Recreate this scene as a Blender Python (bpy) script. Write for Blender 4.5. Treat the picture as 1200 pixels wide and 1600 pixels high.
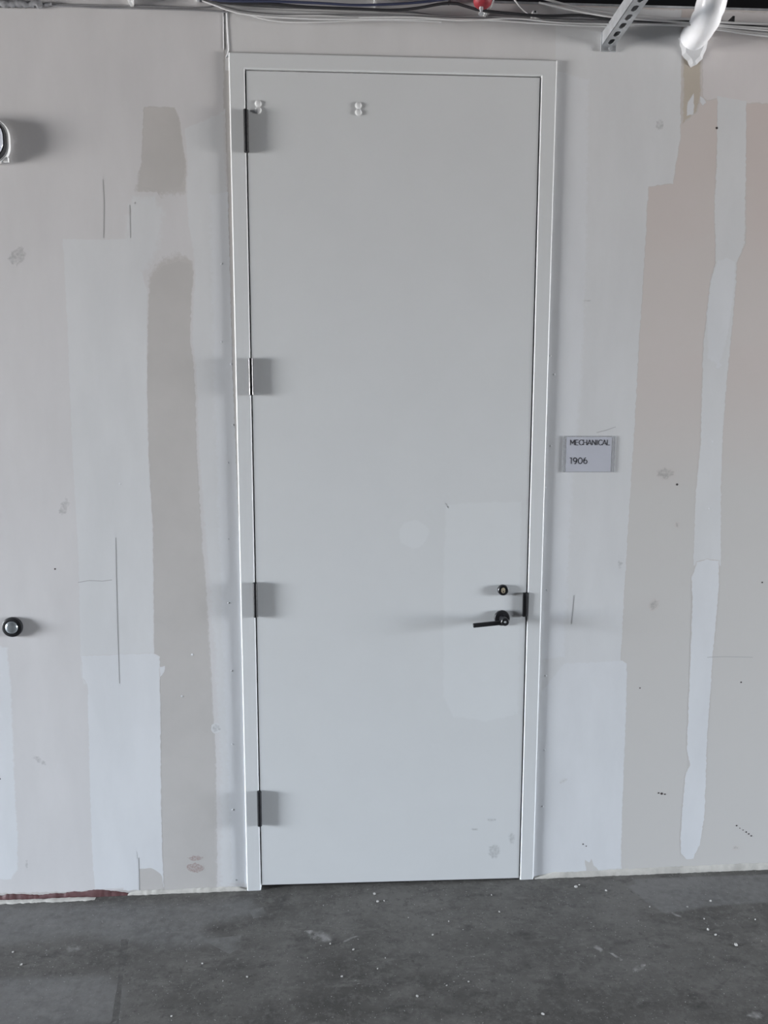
import bpy, bmesh, math, random
from mathutils import Vector, Matrix
from mathutils.geometry import tessellate_polygon
random.seed(7)
for o in list(bpy.data.objects): bpy.data.objects.remove(o)
scene = bpy.context.scene
COL = scene.collection

# ------------------------------------------------------------------ camera
F = 1180.0
CAM = Vector((-0.1496, -2.4888, 1.6376))
RR = ((0.9988453, -0.04799336, 0.00216957), (-0.00388523, -0.12570679, -0.99205983), (0.04788502, 0.99090587, -0.1257481))
cd = bpy.data.cameras.new('camera'); cam = bpy.data.objects.new('camera', cd); COL.objects.link(cam)
cd.sensor_fit = 'VERTICAL'; cd.sensor_height = 36.0; cd.lens = F / 1600 * 36.0; cd.clip_start = 0.05
rot = Matrix((RR[0], tuple(-c for c in RR[1]), tuple(-c for c in RR[2]))).transposed()
cam.matrix_world = Matrix.Translation(CAM) @ rot.to_4x4()
scene.camera = cam

# ------------------------------------------------------------------ light
scene.view_settings.view_transform = 'Standard'; scene.view_settings.look = 'None'
scene.view_settings.gamma = 1.0; scene.view_settings.use_curve_mapping = False
scene.view_settings.exposure = 1.29
WORLD_STRENGTH = 110.0
SKY_LOW = (0.85, 0.92, 1.0, 1); SKY_HIGH = (0.50, 0.66, 0.95, 1); GROUND = (0.575, 0.556, 0.543, 1)
w = bpy.data.worlds.new('overcast_sky'); scene.world = w; w.use_nodes = True
nt = w.node_tree; nt.nodes.clear()
tc = nt.nodes.new('ShaderNodeTexCoord'); sx = nt.nodes.new('ShaderNodeSeparateXYZ')
mr = nt.nodes.new('ShaderNodeMapRange'); mr.inputs['From Min'].default_value = -1; mr.inputs['From Max'].default_value = 1
rp = nt.nodes.new('ShaderNodeValToRGB'); bg = nt.nodes.new('ShaderNodeBackground'); ow = nt.nodes.new('ShaderNodeOutputWorld')
nt.links.new(tc.outputs['Generated'], sx.inputs[0]); nt.links.new(sx.outputs['Z'], mr.inputs['Value'])
nt.links.new(mr.outputs[0], rp.inputs[0]); nt.links.new(rp.outputs[0], bg.inputs[0]); nt.links.new(bg.outputs[0], ow.inputs[0])
e = rp.color_ramp.elements; e[0].position = 0.48; e[0].color = GROUND; e[1].position = 0.53; e[1].color = SKY_LOW
q = e.new(1.0); q.color = SKY_HIGH
bg.inputs[1].default_value = WORLD_STRENGTH

# room: a hallway running left-right, daylight from a tall window at each end
WY = 0.0065            # face of the wall that holds the door (the door leaf's face is y = 0)
XE = 11.0; YB = -13.0; ZC = 3.6
WINS = {-1: ((-3.0, -1.1), (0.08, 2.75)), 1: ((-2.65, -1.15), (0.08, 2.75))}
for sgn, WIN in WINS.items():   # light portals (sampling guides only, they give off no light)
    L = bpy.data.lights.new('window_portal', 'AREA'); L.shape = 'RECTANGLE'
    L.size = WIN[0][1] - WIN[0][0]; L.size_y = WIN[1][1] - WIN[1][0]; L.cycles.is_portal = True
    lo = bpy.data.objects.new('window_portal', L); COL.objects.link(lo)
    lo.matrix_world = Matrix.Translation((sgn * (XE - 0.02), sum(WIN[0]) / 2, sum(WIN[1]) / 2)) @ \
        Matrix(((0, 0, sgn), (sgn, 0, 0), (0, 1, 0))).to_4x4()

# ------------------------------------------------------------------ helpers
def ray(u, v):
    d = Vector(((u - 600) / F, (v - 800) / F, 1.0))
    return Vector(tuple(sum(RR[i][j] * d[i] for i in range(3)) for j in range(3)))
def P(u, v, y=WY):                      # photo pixel -> point on the plane parallel to the wall at depth y
    d = ray(u, v); return CAM + d * ((y - CAM.y) / d.y)
def zf(x): return -0.012 + 0.014 * x    # the slab falls a little to the left
def PF(u, v):                           # photo pixel -> point on the floor
    d = ray(u, v)                       # z = -0.012 + 0.014 x
    t = (-0.012 + 0.014 * CAM.x - CAM.z) / (d.z - 0.014 * d.x); return CAM + d * t
def obj(name, me, mat, parent=None, smooth=False):
    if isinstance(me, bmesh.types.BMesh):
        bm = me; bmesh.ops.recalc_face_normals(bm, faces=bm.faces)
        if smooth:
            for e_ in bm.edges: e_.smooth = not (len(e_.link_faces) == 2 and e_.calc_face_angle(0) > 0.7)
        me = bpy.data.meshes.new(name); bm.to_mesh(me); bm.free()
    o = bpy.data.objects.new(name, me); COL.objects.link(o)
    if mat and not me.materials: me.materials.append(mat)
    if smooth:
        for p in me.polygons: p.use_smooth = True
    if parent: o.parent = parent
    return o
def thing(name, label, cat, group=None):
    o = bpy.data.objects.new(name, None); COL.objects.link(o); return tag(o, label, cat, group)
def tag(o, label=None, cat=None, group=None, kind=None):
    for k, v in (('label', label), ('category', cat), ('group', group), ('kind', kind)):
        if v: o[k] = v
    return o
def seat_root(root, loc):               # move an Empty to the thing's base, parts stay put
    root.location = loc
    for c in root.children: c.location = Vector(c.location) - Vector(loc)
def box(bm, x0, x1, y0, y1, z0, z1, bev=0, seg=2):
    vs = [bm.verts.new((x, y, z)) for x in (x0, x1) for y in (y0, y1) for z in (z0, z1)]
    fs = [bm.faces.new([vs[i] for i in q]) for q in ((0, 1, 3, 2), (4, 6, 7, 5), (0, 4, 5, 1), (2, 3, 7, 6), (0, 2, 6, 4), (1, 5, 7, 3))]
    if bev:
        es = list({e for f in fs for e in f.edges})
        bmesh.ops.bevel(bm, geom=es, offset=bev, segments=seg, affect='EDGES', profile=0.5)
def BX(*a, **k):
    bm = bmesh.new(); box(bm, *a, **k); return bm
def tube(bm, pts, rad, n=10, caps=True):
    pts = [Vector(p) for p in pts]; N = len(pts)
    if not hasattr(rad, '__len__'): rad = [rad] * N
    up = None; rings = []
    for i, p in enumerate(pts):
        t = (pts[min(i + 1, N - 1)] - pts[max(i - 1, 0)]).normalized()
        if up is None:
            up = Vector((0, 0, 1)) if abs(t.z) < 0.9 else Vector((0, 1, 0))
        a = (up - t * up.dot(t)).normalized(); b = t.cross(a); up = a
        rings.append([bm.verts.new(p + (a * math.cos(2 * math.pi * k / n) + b * math.sin(2 * math.pi * k / n)) * rad[i]) for k in range(n)])
    for r0, r1 in zip(rings, rings[1:]):
        for k in range(n): bm.faces.new((r0[k], r0[(k + 1) % n], r1[(k + 1) % n], r1[k]))
    if caps:
        bm.faces.new(rings[0]); bm.faces.new(rings[-1][::-1])
def spline(pts, step=0.02):             # Catmull-Rom through the points
    pts = [Vector(p) for p in pts]; out = []
    for i in range(len(pts) - 1):
        a, b, c, d = pts[max(i - 1, 0)], pts[i], pts[i + 1], pts[min(i + 2, len(pts) - 1)]
        k = max(2, int((c - b).length / step))
        for j in range(k):
            t = j / k
            out.append(0.5 * ((2 * b) + (c - a) * t + (2 * a - 5 * b + 4 * c - d) * t * t + (3 * b - a - 3 * c + d) * t ** 3))
    out.append(pts[-1]); return out
def lathe(bm, centre, axis, prof, n=32):      # prof: (distance along axis, radius)
    axis = Vector(axis).normalized(); up = Vector((0, 0, 1)) if abs(axis.z) < 0.9 else Vector((1, 0, 0))
    a = (up - axis * up.dot(axis)).normalized(); b = axis.cross(a); C = Vector(centre); rings = []
    for h, r in prof:
        if r < 1e-6: rings.append([bm.verts.new(C + axis * h)])
        else: rings.append([bm.verts.new(C + axis * h + (a * math.cos(2 * math.pi * k / n) + b * math.sin(2 * math.pi * k / n)) * r) for k in range(n)])
    for r0, r1 in zip(rings, rings[1:]):
        for k in range(n):
            v = [r0[k % len(r0)], r0[(k + 1) % len(r0)], r1[(k + 1) % len(r1)], r1[k % len(r1)]]
            v = list(dict.fromkeys(v))
            if len(v) > 2: bm.faces.new(v)
    for r in (rings[0], rings[-1]):
        if len(r) > 2: bm.faces.new(r)
def prism(bm, pts, y0, y1):             # pts: (x, z) outline, extruded from y0 to y1
    a = [bm.verts.new((x, y0, z)) for x, z in pts]; b = [bm.verts.new((x, y1, z)) for x, z in pts]; n = len(pts)
    for t in tessellate_polygon([[Vector((x, z, 0)) for x, z in pts]]):
        bm.faces.new([a[i] for i in t]); bm.faces.new([b[i] for i in t])
    for i in range(n): bm.faces.new((a[i], a[(i + 1) % n], b[(i + 1) % n], b[i]))

# ------------------------------------------------------------------ materials
def mat(name, col, rough=0.6, metal=0.0, var=0.0, scale=6.0, col2=None, bump=0.0, bscale=200.0, spec=0.5, stretch=None, coat=0.0, under=None, cover=1.0, coverscale=90.0, amount=1.0, alpha=1.0):
    m = bpy.data.materials.new(name); m.use_nodes = True; t = m.node_tree; b = t.nodes['Principled BSDF']
    b.inputs['Roughness'].default_value = rough; b.inputs['Metallic'].default_value = metal
    b.inputs['Specular IOR Level'].default_value = spec; b.inputs['Coat Weight'].default_value = coat
    g = t.nodes.new('ShaderNodeNewGeometry'); pos = g.outputs['Position']
    if stretch:
        mp = t.nodes.new('ShaderNodeMapping'); mp.inputs['Scale'].default_value = stretch
        t.links.new(pos, mp.inputs[0]); pos = mp.outputs[0]
    n = t.nodes.new('ShaderNodeTexNoise'); n.inputs['Scale'].default_value = scale; n.inputs['Detail'].default_value = 6; n.inputs['Roughness'].default_value = 0.6
    t.links.new(pos, n.inputs['Vector'])
    mx = t.nodes.new('ShaderNodeMix'); mx.data_type = 'RGBA'
    c2 = col2 or tuple(c * (1 - var) for c in col)
    mx.inputs['A'].default_value = (*col, 1); mx.inputs['B'].default_value = (*c2, 1)
    r = t.nodes.new('ShaderNodeMapRange'); r.inputs['From Min'].default_value = 0.35; r.inputs['From Max'].default_value = 0.65
    t.links.new(n.outputs['Fac'], r.inputs['Value']); t.links.new(r.outputs[0], mx.inputs['Factor'])
    t.links.new(mx.outputs['Result'], b.inputs['Base Color'])
    if bump:
        n2 = t.nodes.new('ShaderNodeTexNoise'); n2.inputs['Scale'].default_value = bscale; n2.inputs['Detail'].default_value = 4
        t.links.new(g.outputs['Position'], n2.inputs['Vector'])
        bp = t.nodes.new('ShaderNodeBump'); bp.inputs['Strength'].default_value = bump; bp.inputs['Distance'].default_value = 0.001
        t.links.new(n2.outputs['Fac'], bp.inputs['Height']); t.links.new(bp.outputs[0], b.inputs['Normal'])
    if under:
        at = t.nodes.new('ShaderNodeAttribute'); at.attribute_name = 'feather'
        n3 = t.nodes.new('ShaderNodeTexNoise'); n3.inputs['Scale'].default_value = coverscale; n3.inputs['Detail'].default_value = 5
        t.links.new(g.outputs['Position'], n3.inputs['Vector'])
        r3 = t.nodes.new('ShaderNodeMapRange'); r3.inputs['From Min'].default_value = 0.3; r3.inputs['From Max'].default_value = 0.7
        t.links.new(n3.outputs['Fac'], r3.inputs['Value'])
        ad = t.nodes.new('ShaderNodeMath'); ad.operation = 'MULTIPLY_ADD'; ad.inputs[1].default_value = 1.0 + cover
        t.links.new(at.outputs['Fac'], ad.inputs[0]); t.links.new(r3.outputs[0], ad.inputs[2])
        sb = t.nodes.new('ShaderNodeMath'); sb.operation = 'SUBTRACT'; sb.inputs[1].default_value = 1.0; sb.use_clamp = True
        t.links.new(ad.outputs[0], sb.inputs[0])
        al = t.nodes.new('ShaderNodeMath'); al.operation = 'MULTIPLY'; al.inputs[1].default_value = amount; t.links.new(sb.outputs[0], al.inputs[0])
        mu = t.nodes.new('ShaderNodeMix'); mu.data_type = 'RGBA'; mu.inputs['A'].default_value = (*under, 1); mu.inputs['B'].default_value = (*tuple(c * (1 - var) for c in under), 1)
        t.links.new(r.outputs[0], mu.inputs['Factor'])
        mf = t.nodes.new('ShaderNodeMix'); mf.data_type = 'RGBA'; t.links.new(al.outputs[0], mf.inputs['Factor'])
        t.links.new(mu.outputs['Result'], mf.inputs['A']); t.links.new(mx.outputs['Result'], mf.inputs['B']); t.links.new(mf.outputs['Result'], b.inputs['Base Color'])
    if alpha < 1:
        tr = t.nodes.new('ShaderNodeBsdfTransparent'); ms = t.nodes.new('ShaderNodeMixShader'); ms.inputs[0].default_value = alpha
        t.links.new(tr.outputs[0], ms.inputs[1]); t.links.new(b.outputs[0], ms.inputs[2]); t.links.new(ms.outputs[0], t.nodes['Material Output'].inputs['Surface'])
    return m

MUD = (0.60, 0.605, 0.61); FRESH = (0.625, 0.635, 0.65); SKIM = (0.578, 0.567, 0.568)
PAPL = (0.478, 0.460, 0.444); PAPR = (0.52, 0.495, 0.475); PAINT = (0.60, 0.612, 0.615)
def coat(name, top, under, **k):
    a = dict(rough=0.75, var=0.07, scale=4, stretch=(1.4, 1, .45), bump=0.1, bscale=150, spec=0.25, under=under); a.update(k); return mat(name, top, **a)
M_paint = mat('door_paint', PAINT, 0.45, var=0.02, scale=5, bump=0.05, bscale=400)
M_skim = coat('skim_coat', SKIM, PAPL)
M_mudR = coat('joint_compound', MUD, PAPR)
M_mudS = coat('joint_compound_on_skim', MUD, SKIM)
M_freshS = coat('fresh_compound_on_skim', FRESH, SKIM)
M_freshM = coat('fresh_compound_on_compound', FRESH, MUD)
M_freshR = coat('fresh_compound_on_paper', FRESH, PAPR)
M_mud2 = coat('fresh_compound', FRESH, FRESH)
M_mudp = coat('pinkish_compound', (0.60, 0.572, 0.567), PAPR)
M_head = coat('compound_over_the_frame', (0.582, 0.577, 0.576), (0.582, 0.577, 0.576))
M_tan = coat('tan_tape', (0.47, 0.42, 0.355), PAPR, var=0.08)
def smudge_on(u, tag_): return coat('grey_smudge_on_' + tag_, tuple(c * .72 for c in u), u, cover=0.1, coverscale=110)
M_smS, M_smM, M_smR, M_smD = smudge_on(SKIM, 'skim'), smudge_on(MUD, 'compound'), smudge_on(PAPR, 'paper'), smudge_on(PAINT, 'paint')
M_dark = mat('dark_mark', (0.06, 0.05, 0.05), 0.8, spec=0.2)
M_stain = coat('brown_stain', (0.33, 0.26, 0.245), PAPL, cover=0.15, coverscale=160)
M_crack = mat('crack', (0.33, 0.33, 0.33), 0.9, spec=0.1)
M_touch = mat('touch_up_paint', (0.625, 0.64, 0.645), 0.45, under=PAINT, var=0.02, scale=5, coverscale=30)
M_black = mat('black_powder_coat', (0.012, 0.012, 0.014), 0.38, var=0.3, scale=40)
M_blackm = mat('black_metal', (0.02, 0.02, 0.022), 0.28, metal=0.6)
M_worn = mat('worn_hinge_metal', (0.10, 0.095, 0.095), 0.22, metal=0.95, var=0.6, scale=60)
M_brass = mat('brass_core', (0.50, 0.44, 0.32), 0.45, metal=0.4, var=0.2, scale=200)
M_chrome = mat('satin_dome', (0.40, 0.43, 0.45), 0.18, metal=0.7)
M_white = mat('white_plastic', (0.70, 0.71, 0.71), 0.4)
M_clear = mat('clear_pad', (0.68, 0.69, 0.69), 0.15)
M_acryl = mat('clear_acrylic', (0.55, 0.56, 0.58), 0.08, alpha=0.35)
M_card = mat('grey_card', (0.46, 0.47, 0.52), 0.35, var=0.02)
M_ink = mat('black_ink', (0.015, 0.015, 0.02), 0.5)
M_galv = mat('galvanised_steel', (0.52, 0.54, 0.56), 0.42, metal=0.55, var=0.25, scale=30)
M_jacket = mat('white_pipe_jacket', (0.82, 0.83, 0.85), 0.3, var=0.08, scale=14, bump=0.2, bscale=45, coat=0.3)
M_red = mat('red_enamel', (0.27, 0.018, 0.028), 0.6, var=0.3, scale=60, bump=0.4, bscale=120)
M_cblack = mat('black_cable_sheath', (0.025, 0.025, 0.028), 0.5)
M_cblue = mat('blue_cable_sheath', (0.035, 0.042, 0.085), 0.5)
M_cwhite = mat('white_cable_sheath', (0.60, 0.60, 0.60), 0.5, var=0.1)
M_cgrey = mat('grey_cable_sheath', (0.25, 0.25, 0.26), 0.5, var=0.2)
M_fuzz = mat('grey_fuzzy_fill', (0.28, 0.285, 0.30), 0.95, var=0.4, scale=80, bump=1.0, bscale=120)
M_seal = mat('cream_sealant', (0.50, 0.48, 0.44), 0.8, var=0.25, scale=18, bump=0.7, bscale=90)
M_rseal = mat('red_sealant', (0.11, 0.042, 0.043), 0.65, var=0.35, scale=25, bump=0.7, bscale=90)
M_lens = mat('lamp_lens', (0.55, 0.58, 0.64), 0.12)
M_gask = mat('dark_gasket', (0.02, 0.02, 0.022), 0.5)
M_room = mat('room_paint', (0.62, 0.62, 0.62), 0.7, var=0.04)
M_far = mat('dark_grey_wall', (0.16, 0.16, 0.165), 0.8, var=0.05)
M_ceil = mat('dark_ceiling_deck', (0.022, 0.024, 0.032), 0.8, var=0.3, scale=3)
M_crumb = mat('plaster_crumb', (0.36, 0.35, 0.33), 0.9)
M_glass = mat('window_glass', (0.9, 0.92, 0.92), 0.02, alpha=0.05)

# drywall paper: greyer on the panels left of the door, pinker on those right of it
M_paper = mat('drywall_paper', (0.478, 0.460, 0.444), 0.8, var=0.07, scale=4, bump=0.08, bscale=300, spec=0.2)
t = M_paper.node_tree; b = t.nodes['Principled BSDF']; old = b.inputs['Base Color'].links[0].from_socket
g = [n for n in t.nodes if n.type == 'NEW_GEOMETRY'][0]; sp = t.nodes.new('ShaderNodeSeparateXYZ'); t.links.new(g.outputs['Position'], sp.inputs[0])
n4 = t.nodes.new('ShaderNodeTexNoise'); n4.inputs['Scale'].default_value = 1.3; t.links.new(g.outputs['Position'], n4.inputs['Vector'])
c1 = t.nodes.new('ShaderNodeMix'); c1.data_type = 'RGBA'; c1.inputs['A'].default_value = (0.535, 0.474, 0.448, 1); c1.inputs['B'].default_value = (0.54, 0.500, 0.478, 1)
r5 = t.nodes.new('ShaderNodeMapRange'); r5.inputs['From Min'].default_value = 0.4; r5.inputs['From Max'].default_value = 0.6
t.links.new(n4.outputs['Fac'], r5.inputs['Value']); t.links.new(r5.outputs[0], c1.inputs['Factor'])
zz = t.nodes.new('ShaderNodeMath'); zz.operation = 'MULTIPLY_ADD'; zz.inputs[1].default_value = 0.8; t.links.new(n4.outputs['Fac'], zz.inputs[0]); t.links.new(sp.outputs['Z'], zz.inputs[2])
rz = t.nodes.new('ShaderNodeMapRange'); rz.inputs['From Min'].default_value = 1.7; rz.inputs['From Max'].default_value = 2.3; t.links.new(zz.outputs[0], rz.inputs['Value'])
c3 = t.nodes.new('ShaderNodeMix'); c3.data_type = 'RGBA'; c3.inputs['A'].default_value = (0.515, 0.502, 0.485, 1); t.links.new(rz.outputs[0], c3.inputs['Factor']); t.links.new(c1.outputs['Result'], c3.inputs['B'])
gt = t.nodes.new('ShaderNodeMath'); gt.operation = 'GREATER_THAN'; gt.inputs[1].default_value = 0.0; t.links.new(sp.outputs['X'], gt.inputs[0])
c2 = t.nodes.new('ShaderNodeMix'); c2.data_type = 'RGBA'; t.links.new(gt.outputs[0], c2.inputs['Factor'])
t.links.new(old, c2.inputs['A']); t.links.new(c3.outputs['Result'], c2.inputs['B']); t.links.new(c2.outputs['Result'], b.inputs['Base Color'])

# concrete: broad mottling, trowel streaks and fine speckle, a little sheen
M_conc = bpy.data.materials.new('concrete_slab'); M_conc.use_nodes = True; t = M_conc.node_tree; b = t.nodes['Principled BSDF']
g = t.nodes.new('ShaderNodeNewGeometry')
def noise(scale, detail=6, rough=0.6, stretch=(1, 1, 1), rz=0.0):
    mp = t.nodes.new('ShaderNodeMapping'); mp.inputs['Scale'].default_value = stretch; mp.inputs['Rotation'].default_value = (0, 0, rz)
    t.links.new(g.outputs['Position'], mp.inputs[0])
    n = t.nodes.new('ShaderNodeTexNoise'); n.inputs['Scale'].default_value = scale; n.inputs['Detail'].default_value = detail; n.inputs['Roughness'].default_value = rough
    t.links.new(mp.outputs[0], n.inputs['Vector']); return n.outputs['Fac']
def mix(fac, a, bb, lo=0.4, hi=0.6):
    r = t.nodes.new('ShaderNodeMapRange'); r.inputs['From Min'].default_value = lo; r.inputs['From Max'].default_value = hi; t.links.new(fac, r.inputs['Value'])
    m = t.nodes.new('ShaderNodeMix'); m.data_type = 'RGBA'; t.links.new(r.outputs[0], m.inputs['Factor'])
    for s, v in (('A', a), ('B', bb)):
        if isinstance(v, tuple): m.inputs[s].default_value = (*v, 1)
        else: t.links.new(v, m.inputs[s])
    return m.outputs['Result']
base = mix(noise(1.7, 8, 0.62, (1, 1.6, 1)), (0.057, 0.053, 0.048), (0.122, 0.116, 0.108), 0.36, 0.64)
base = mix(noise(7, 10, 0.72, (1, 1.5, 1), 0.8), base, (0.148, 0.140, 0.130), 0.52, 0.75)
base = mix(noise(9, 8, 0.7, (1, 2.2, 1), 0.4), base, (0.050, 0.047, 0.044), 0.52, 0.72)
base = mix(noise(5, 10, 0.75, (1, 3.5, 1), -0.5), base, (0.172, 0.164, 0.153), 0.57, 0.76)
base = mix(noise(38, 6, 0.75), base, (0.133, 0.127, 0.118), 0.5, 0.72)
base = mix(noise(55, 6, 0.75, (1, 1, 1), 1.1), base, (0.043, 0.041, 0.037), 0.55, 0.75)
base = mix(noise(170, 2, 0.5), base, (0.36, 0.355, 0.345), 0.69, 0.76)
t.links.new(base, b.inputs['Base Color'])
b.inputs['Specular IOR Level'].default_value = 0.35
rr = t.nodes.new('ShaderNodeMapRange'); rr.inputs['To Min'].default_value = 0.45; rr.inputs['To Max'].default_value = 0.75
t.links.new(noise(3, 6), rr.inputs['Value']); t.links.new(rr.outputs[0], b.inputs['Roughness'])
bp = t.nodes.new('ShaderNodeBump'); bp.inputs['Strength'].default_value = 0.35; bp.inputs['Distance'].default_value = 0.002
t.links.new(noise(60, 6), bp.inputs['Height']); t.links.new(bp.outputs[0], b.inputs['Normal'])

# ------------------------------------------------------------------ setting
ZW = 2.905                                    # top of the drywall
DX = 0.457; DH = 2.69                          # door leaf half width and height
FXo = 0.509; FZo = 2.741                       # outside of the steel frame
bm = bmesh.new()
def slab(bm, x0, x1, y0, y1): # sloping floor
    v = [bm.verts.new((x, y, z)) for x, y in ((x0, y0), (x1, y0), (x1, y1), (x0, y1)) for z in (zf(x), zf(x) - 0.25)]
    for q in ((0, 2, 4, 6), (1, 7, 5, 3), (0, 1, 3, 2), (2, 3, 5, 4), (4, 5, 7, 6), (6, 7, 1, 0)): bm.faces.new([v[i] for i in q])
slab(bm, -XE - 0.2, XE + 0.2, YB - 0.2, 1.8)
floor = tag(obj('floor', bm, M_conc), 'mottled grey bare concrete floor slab', 'floor', kind='structure')
ceiling = tag(obj('ceiling', BX(-XE - 0.2, XE + 0.2, YB - 0.2, 1.8, ZC, ZC + 0.2), M_ceil), 'dark open ceiling deck above the wall', 'ceiling', kind='structure')
bm = bmesh.new()
box(bm, -XE, -FXo + 0.02, WY, WY + 0.15, -0.25, ZW); box(bm, FXo - 0.02, XE, WY, WY + 0.15, -0.25, ZW); box(bm, -FXo + 0.02, FXo - 0.02, WY, WY + 0.15, FZo - 0.02, ZW)
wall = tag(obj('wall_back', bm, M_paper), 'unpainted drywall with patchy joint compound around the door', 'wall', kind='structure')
tag(obj('trim_1', BX(-XE, XE, WY - 0.003, WY + 0.153, ZW, ZW + 0.006), M_galv), 'grey metal track capping the drywall', 'track', kind='structure')
tag(obj('wall_front', BX(-XE, XE, YB - 0.15, YB, -0.25, ZC), M_far), 'plain dark grey wall far across from the door', 'wall', kind='structure')
tag(obj('wall_rear', BX(-XE, XE, 1.6, 1.75, -0.25, ZC), M_ceil), 'wall of the room behind the door', 'wall', kind='structure')
for sgn, nm in ((-1, 'left'), (1, 'right')):
    xa, xb = sorted((sgn * XE, sgn * (XE + 0.15))); bm = bmesh.new(); (ya, yb), (za, zb) = WINS[sgn]
    box(bm, xa, xb, YB - 0.15, ya, -0.25, ZC); box(bm, xa, xb, yb, 1.75, -0.25, ZC); box(bm, xa, xb, ya, yb, -0.25, za); box(bm, xa, xb, ya, yb, zb, ZC)
    tag(obj('wall_' + nm, bm, M_far), 'end wall with a tall window', 'wall', kind='structure')
    wn = thing('window_%d' % (1 if sgn < 0 else 2), 'tall window in the end wall', 'window'); wn['kind'] = 'structure'
    bm = bmesh.new(); t_ = 0.04
    box(bm, xa + .03, xb - .03, ya, ya + t_, za, zb); box(bm, xa + .03, xb - .03, yb - t_, yb, za, zb); box(bm, xa + .03, xb - .03, ya + t_, yb - t_, za, za + t_); box(bm, xa + .03, xb - .03, ya + t_, yb - t_, zb - t_, zb)
    obj('window_frame', bm, M_galv, wn)
    obj('pane', BX(xa + .07, xa + .076, ya + t_, yb - t_, za + t_, zb - t_), M_glass, wn)

# ------------------------------------------------------------------ wall finish: joint compound, tape, marks
layer = [0]
def resample(pts, step):
    out = []
    for a, b in zip(pts, pts[1:] + pts[:1]):
        k = max(1, int((b - a).length / step)); out += [a + (b - a) * (i / k) for i in range(k)]
    return out
def film(name, pts, mat_, parent, feather=0.006, jit=0.0015, step=0.009, thick=0.00003, to=None, nrm=Vector((0, -1, 0)), lvl=0, holes=()):
    """a thin feathered coat laid on a surface; pts = photo pixels mapped by `to` onto that surface"""
    to = to or P; layer[0] += 1
    lift = 0.00003 + 0.00005 * lvl + 0.0000012 * (layer[0] % 40)
    bm = bmesh.new(); fl = bm.verts.layers.float.new('feather'); ax = Vector((1, 0, 0)); ay = nrm.cross(ax); loops = []; allB = []
    for li, loop in enumerate([pts] + list(holes)):
        q, fw = [], []
        L_ = [(to(p[0], p[1]), (p[2] if len(p) > 2 else 1.0)) for p in loop]
        if nrm.y < -.9:                 # stop at the top of the wall
            cl_ = []; zt_ = ZW - .002
            for (a_, fa), (b2, fb) in zip(L_, L_[1:] + L_[:1]):
                if a_.z <= zt_: cl_.append((a_, fa))
                if (a_.z <= zt_) != (b2.z <= zt_): cl_.append((a_ + (b2 - a_) * ((zt_ - a_.z) / (b2.z - a_.z)), 1.0))
            L_ = cl_
        for (a_, fa), (b2, fb) in zip(L_, L_[1:] + L_[:1]):
            k = max(1, int((b2 - a_).length / step))
            for i in range(k): q.append(a_ + (b2 - a_) * (i / k)); fw.append(fa + (fb - fa) * i / k)
        n = len(q)
        s = (1 if sum((q[i].cross(q[(i + 1) % n])).dot(nrm) for i in range(n)) > 0 else -1) * (1 if li == 0 else -1)
        A, B, ins = [], [], []
        for i in range(n):
            inn = nrm.cross((q[(i + 1) % n] - q[i - 1]).normalized()) * s; j = (random.random() - 0.5) * 2 * jit
            A.append(bm.verts.new(q[i] + inn * j + nrm * lift)); p_ = q[i] + inn * (j + max(feather * fw[i], .0004)); ins.append(p_); B.append(bm.verts.new(p_ + nrm * (lift + thick)))
            B[-1][fl] = 1.0
        for i in range(n): bm.faces.new((A[i], A[(i + 1) % n], B[(i + 1) % n], B[i]))
        loops.append([Vector((p_.dot(ax), p_.dot(ay), 0)) for p_ in ins]); allB += B
    for tr in tessellate_polygon(loops):
        try: bm.faces.new([allB[i] for i in tr])
        except ValueError: pass
    me = bpy.data.meshes.new(name)
    for f in bm.faces:
        f.normal_update()
        if f.normal.dot(nrm) < 0: f.normal_flip()
    bm.to_mesh(me); bm.free()
    return obj(name, me, mat_, parent)
def blob(u, v, ru, rv, ang=0, n=20, rough=0.15):
    return [(u + math.cos(a) * ru * k * math.cos(ang) - math.sin(a) * rv * k * math.sin(ang), v + math.cos(a) * ru * k * math.sin(ang) + math.sin(a) * rv * k * math.cos(ang))
            for a, k in ((2 * math.pi * i / n, 1 + (random.random() - 0.5) * 2 * rough) for i in range(n))]
JC = 'joint_compound'
# left of the door: one broad skim coat with two openings of bare paper in it
film(JC, [(-260, -40), (352, -40), (352, 20), (350, 190), (362, 560), (376, 900), (387, 1385), (336, 1388, 3), (334, 1200, 4), (326, 1040, 3), (320, 930, 2), (312, 820, 1.5), (306, 700), (304, 620), (301, 570), (296, 535), (297, 470), (301, 430), (297, 412, 3), (280, 408, 6), (255, 415, 6), (240, 435, 4), (234, 460), (232, 520), (231, 600), (233, 700), (236, 760), (240, 820), (241, 920), (242, 1030), (248, 1070), (251, 1130), (252, 1250), (254, 1330), (256, 1390), (-260, 1404)],
     M_skim, wall, feather=0.006, holes=[[(272, 169), (226, 168), (224, 210), (222, 255), (221, 278, 3), (222, 292, 6), (250, 296, 6), (282, 292, 6), (288, 275, 3), (289, 255), (283, 215), (279, 185)]])
film(JC, [(288, 200, .3), (352, 170, 2), (362, 560, 0), (376, 900, 0), (387, 1385, 0), (340, 1388, 3), (338, 1200, 4), (330, 1040, 4), (324, 930, 3), (316, 820, 2), (309, 700), (307, 620), (304, 570), (299, 535), (300, 470), (304, 430), (300, 395), (292, 345), (290, 300), (292, 255)], M_mudS, wall, feather=0.008, lvl=1)
film(JC, [(97, 372), (160, 374), (203, 372, .5), (216, 405), (231, 456), (230, 600), (232, 700), (235, 760), (239, 820), (240, 920), (241, 1030), (244, 1070), (130, 1070), (125, 1050), (124, 960), (121, 860), (112, 700), (104, 500)], M_mudS, wall, feather=0.004, lvl=1)
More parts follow.
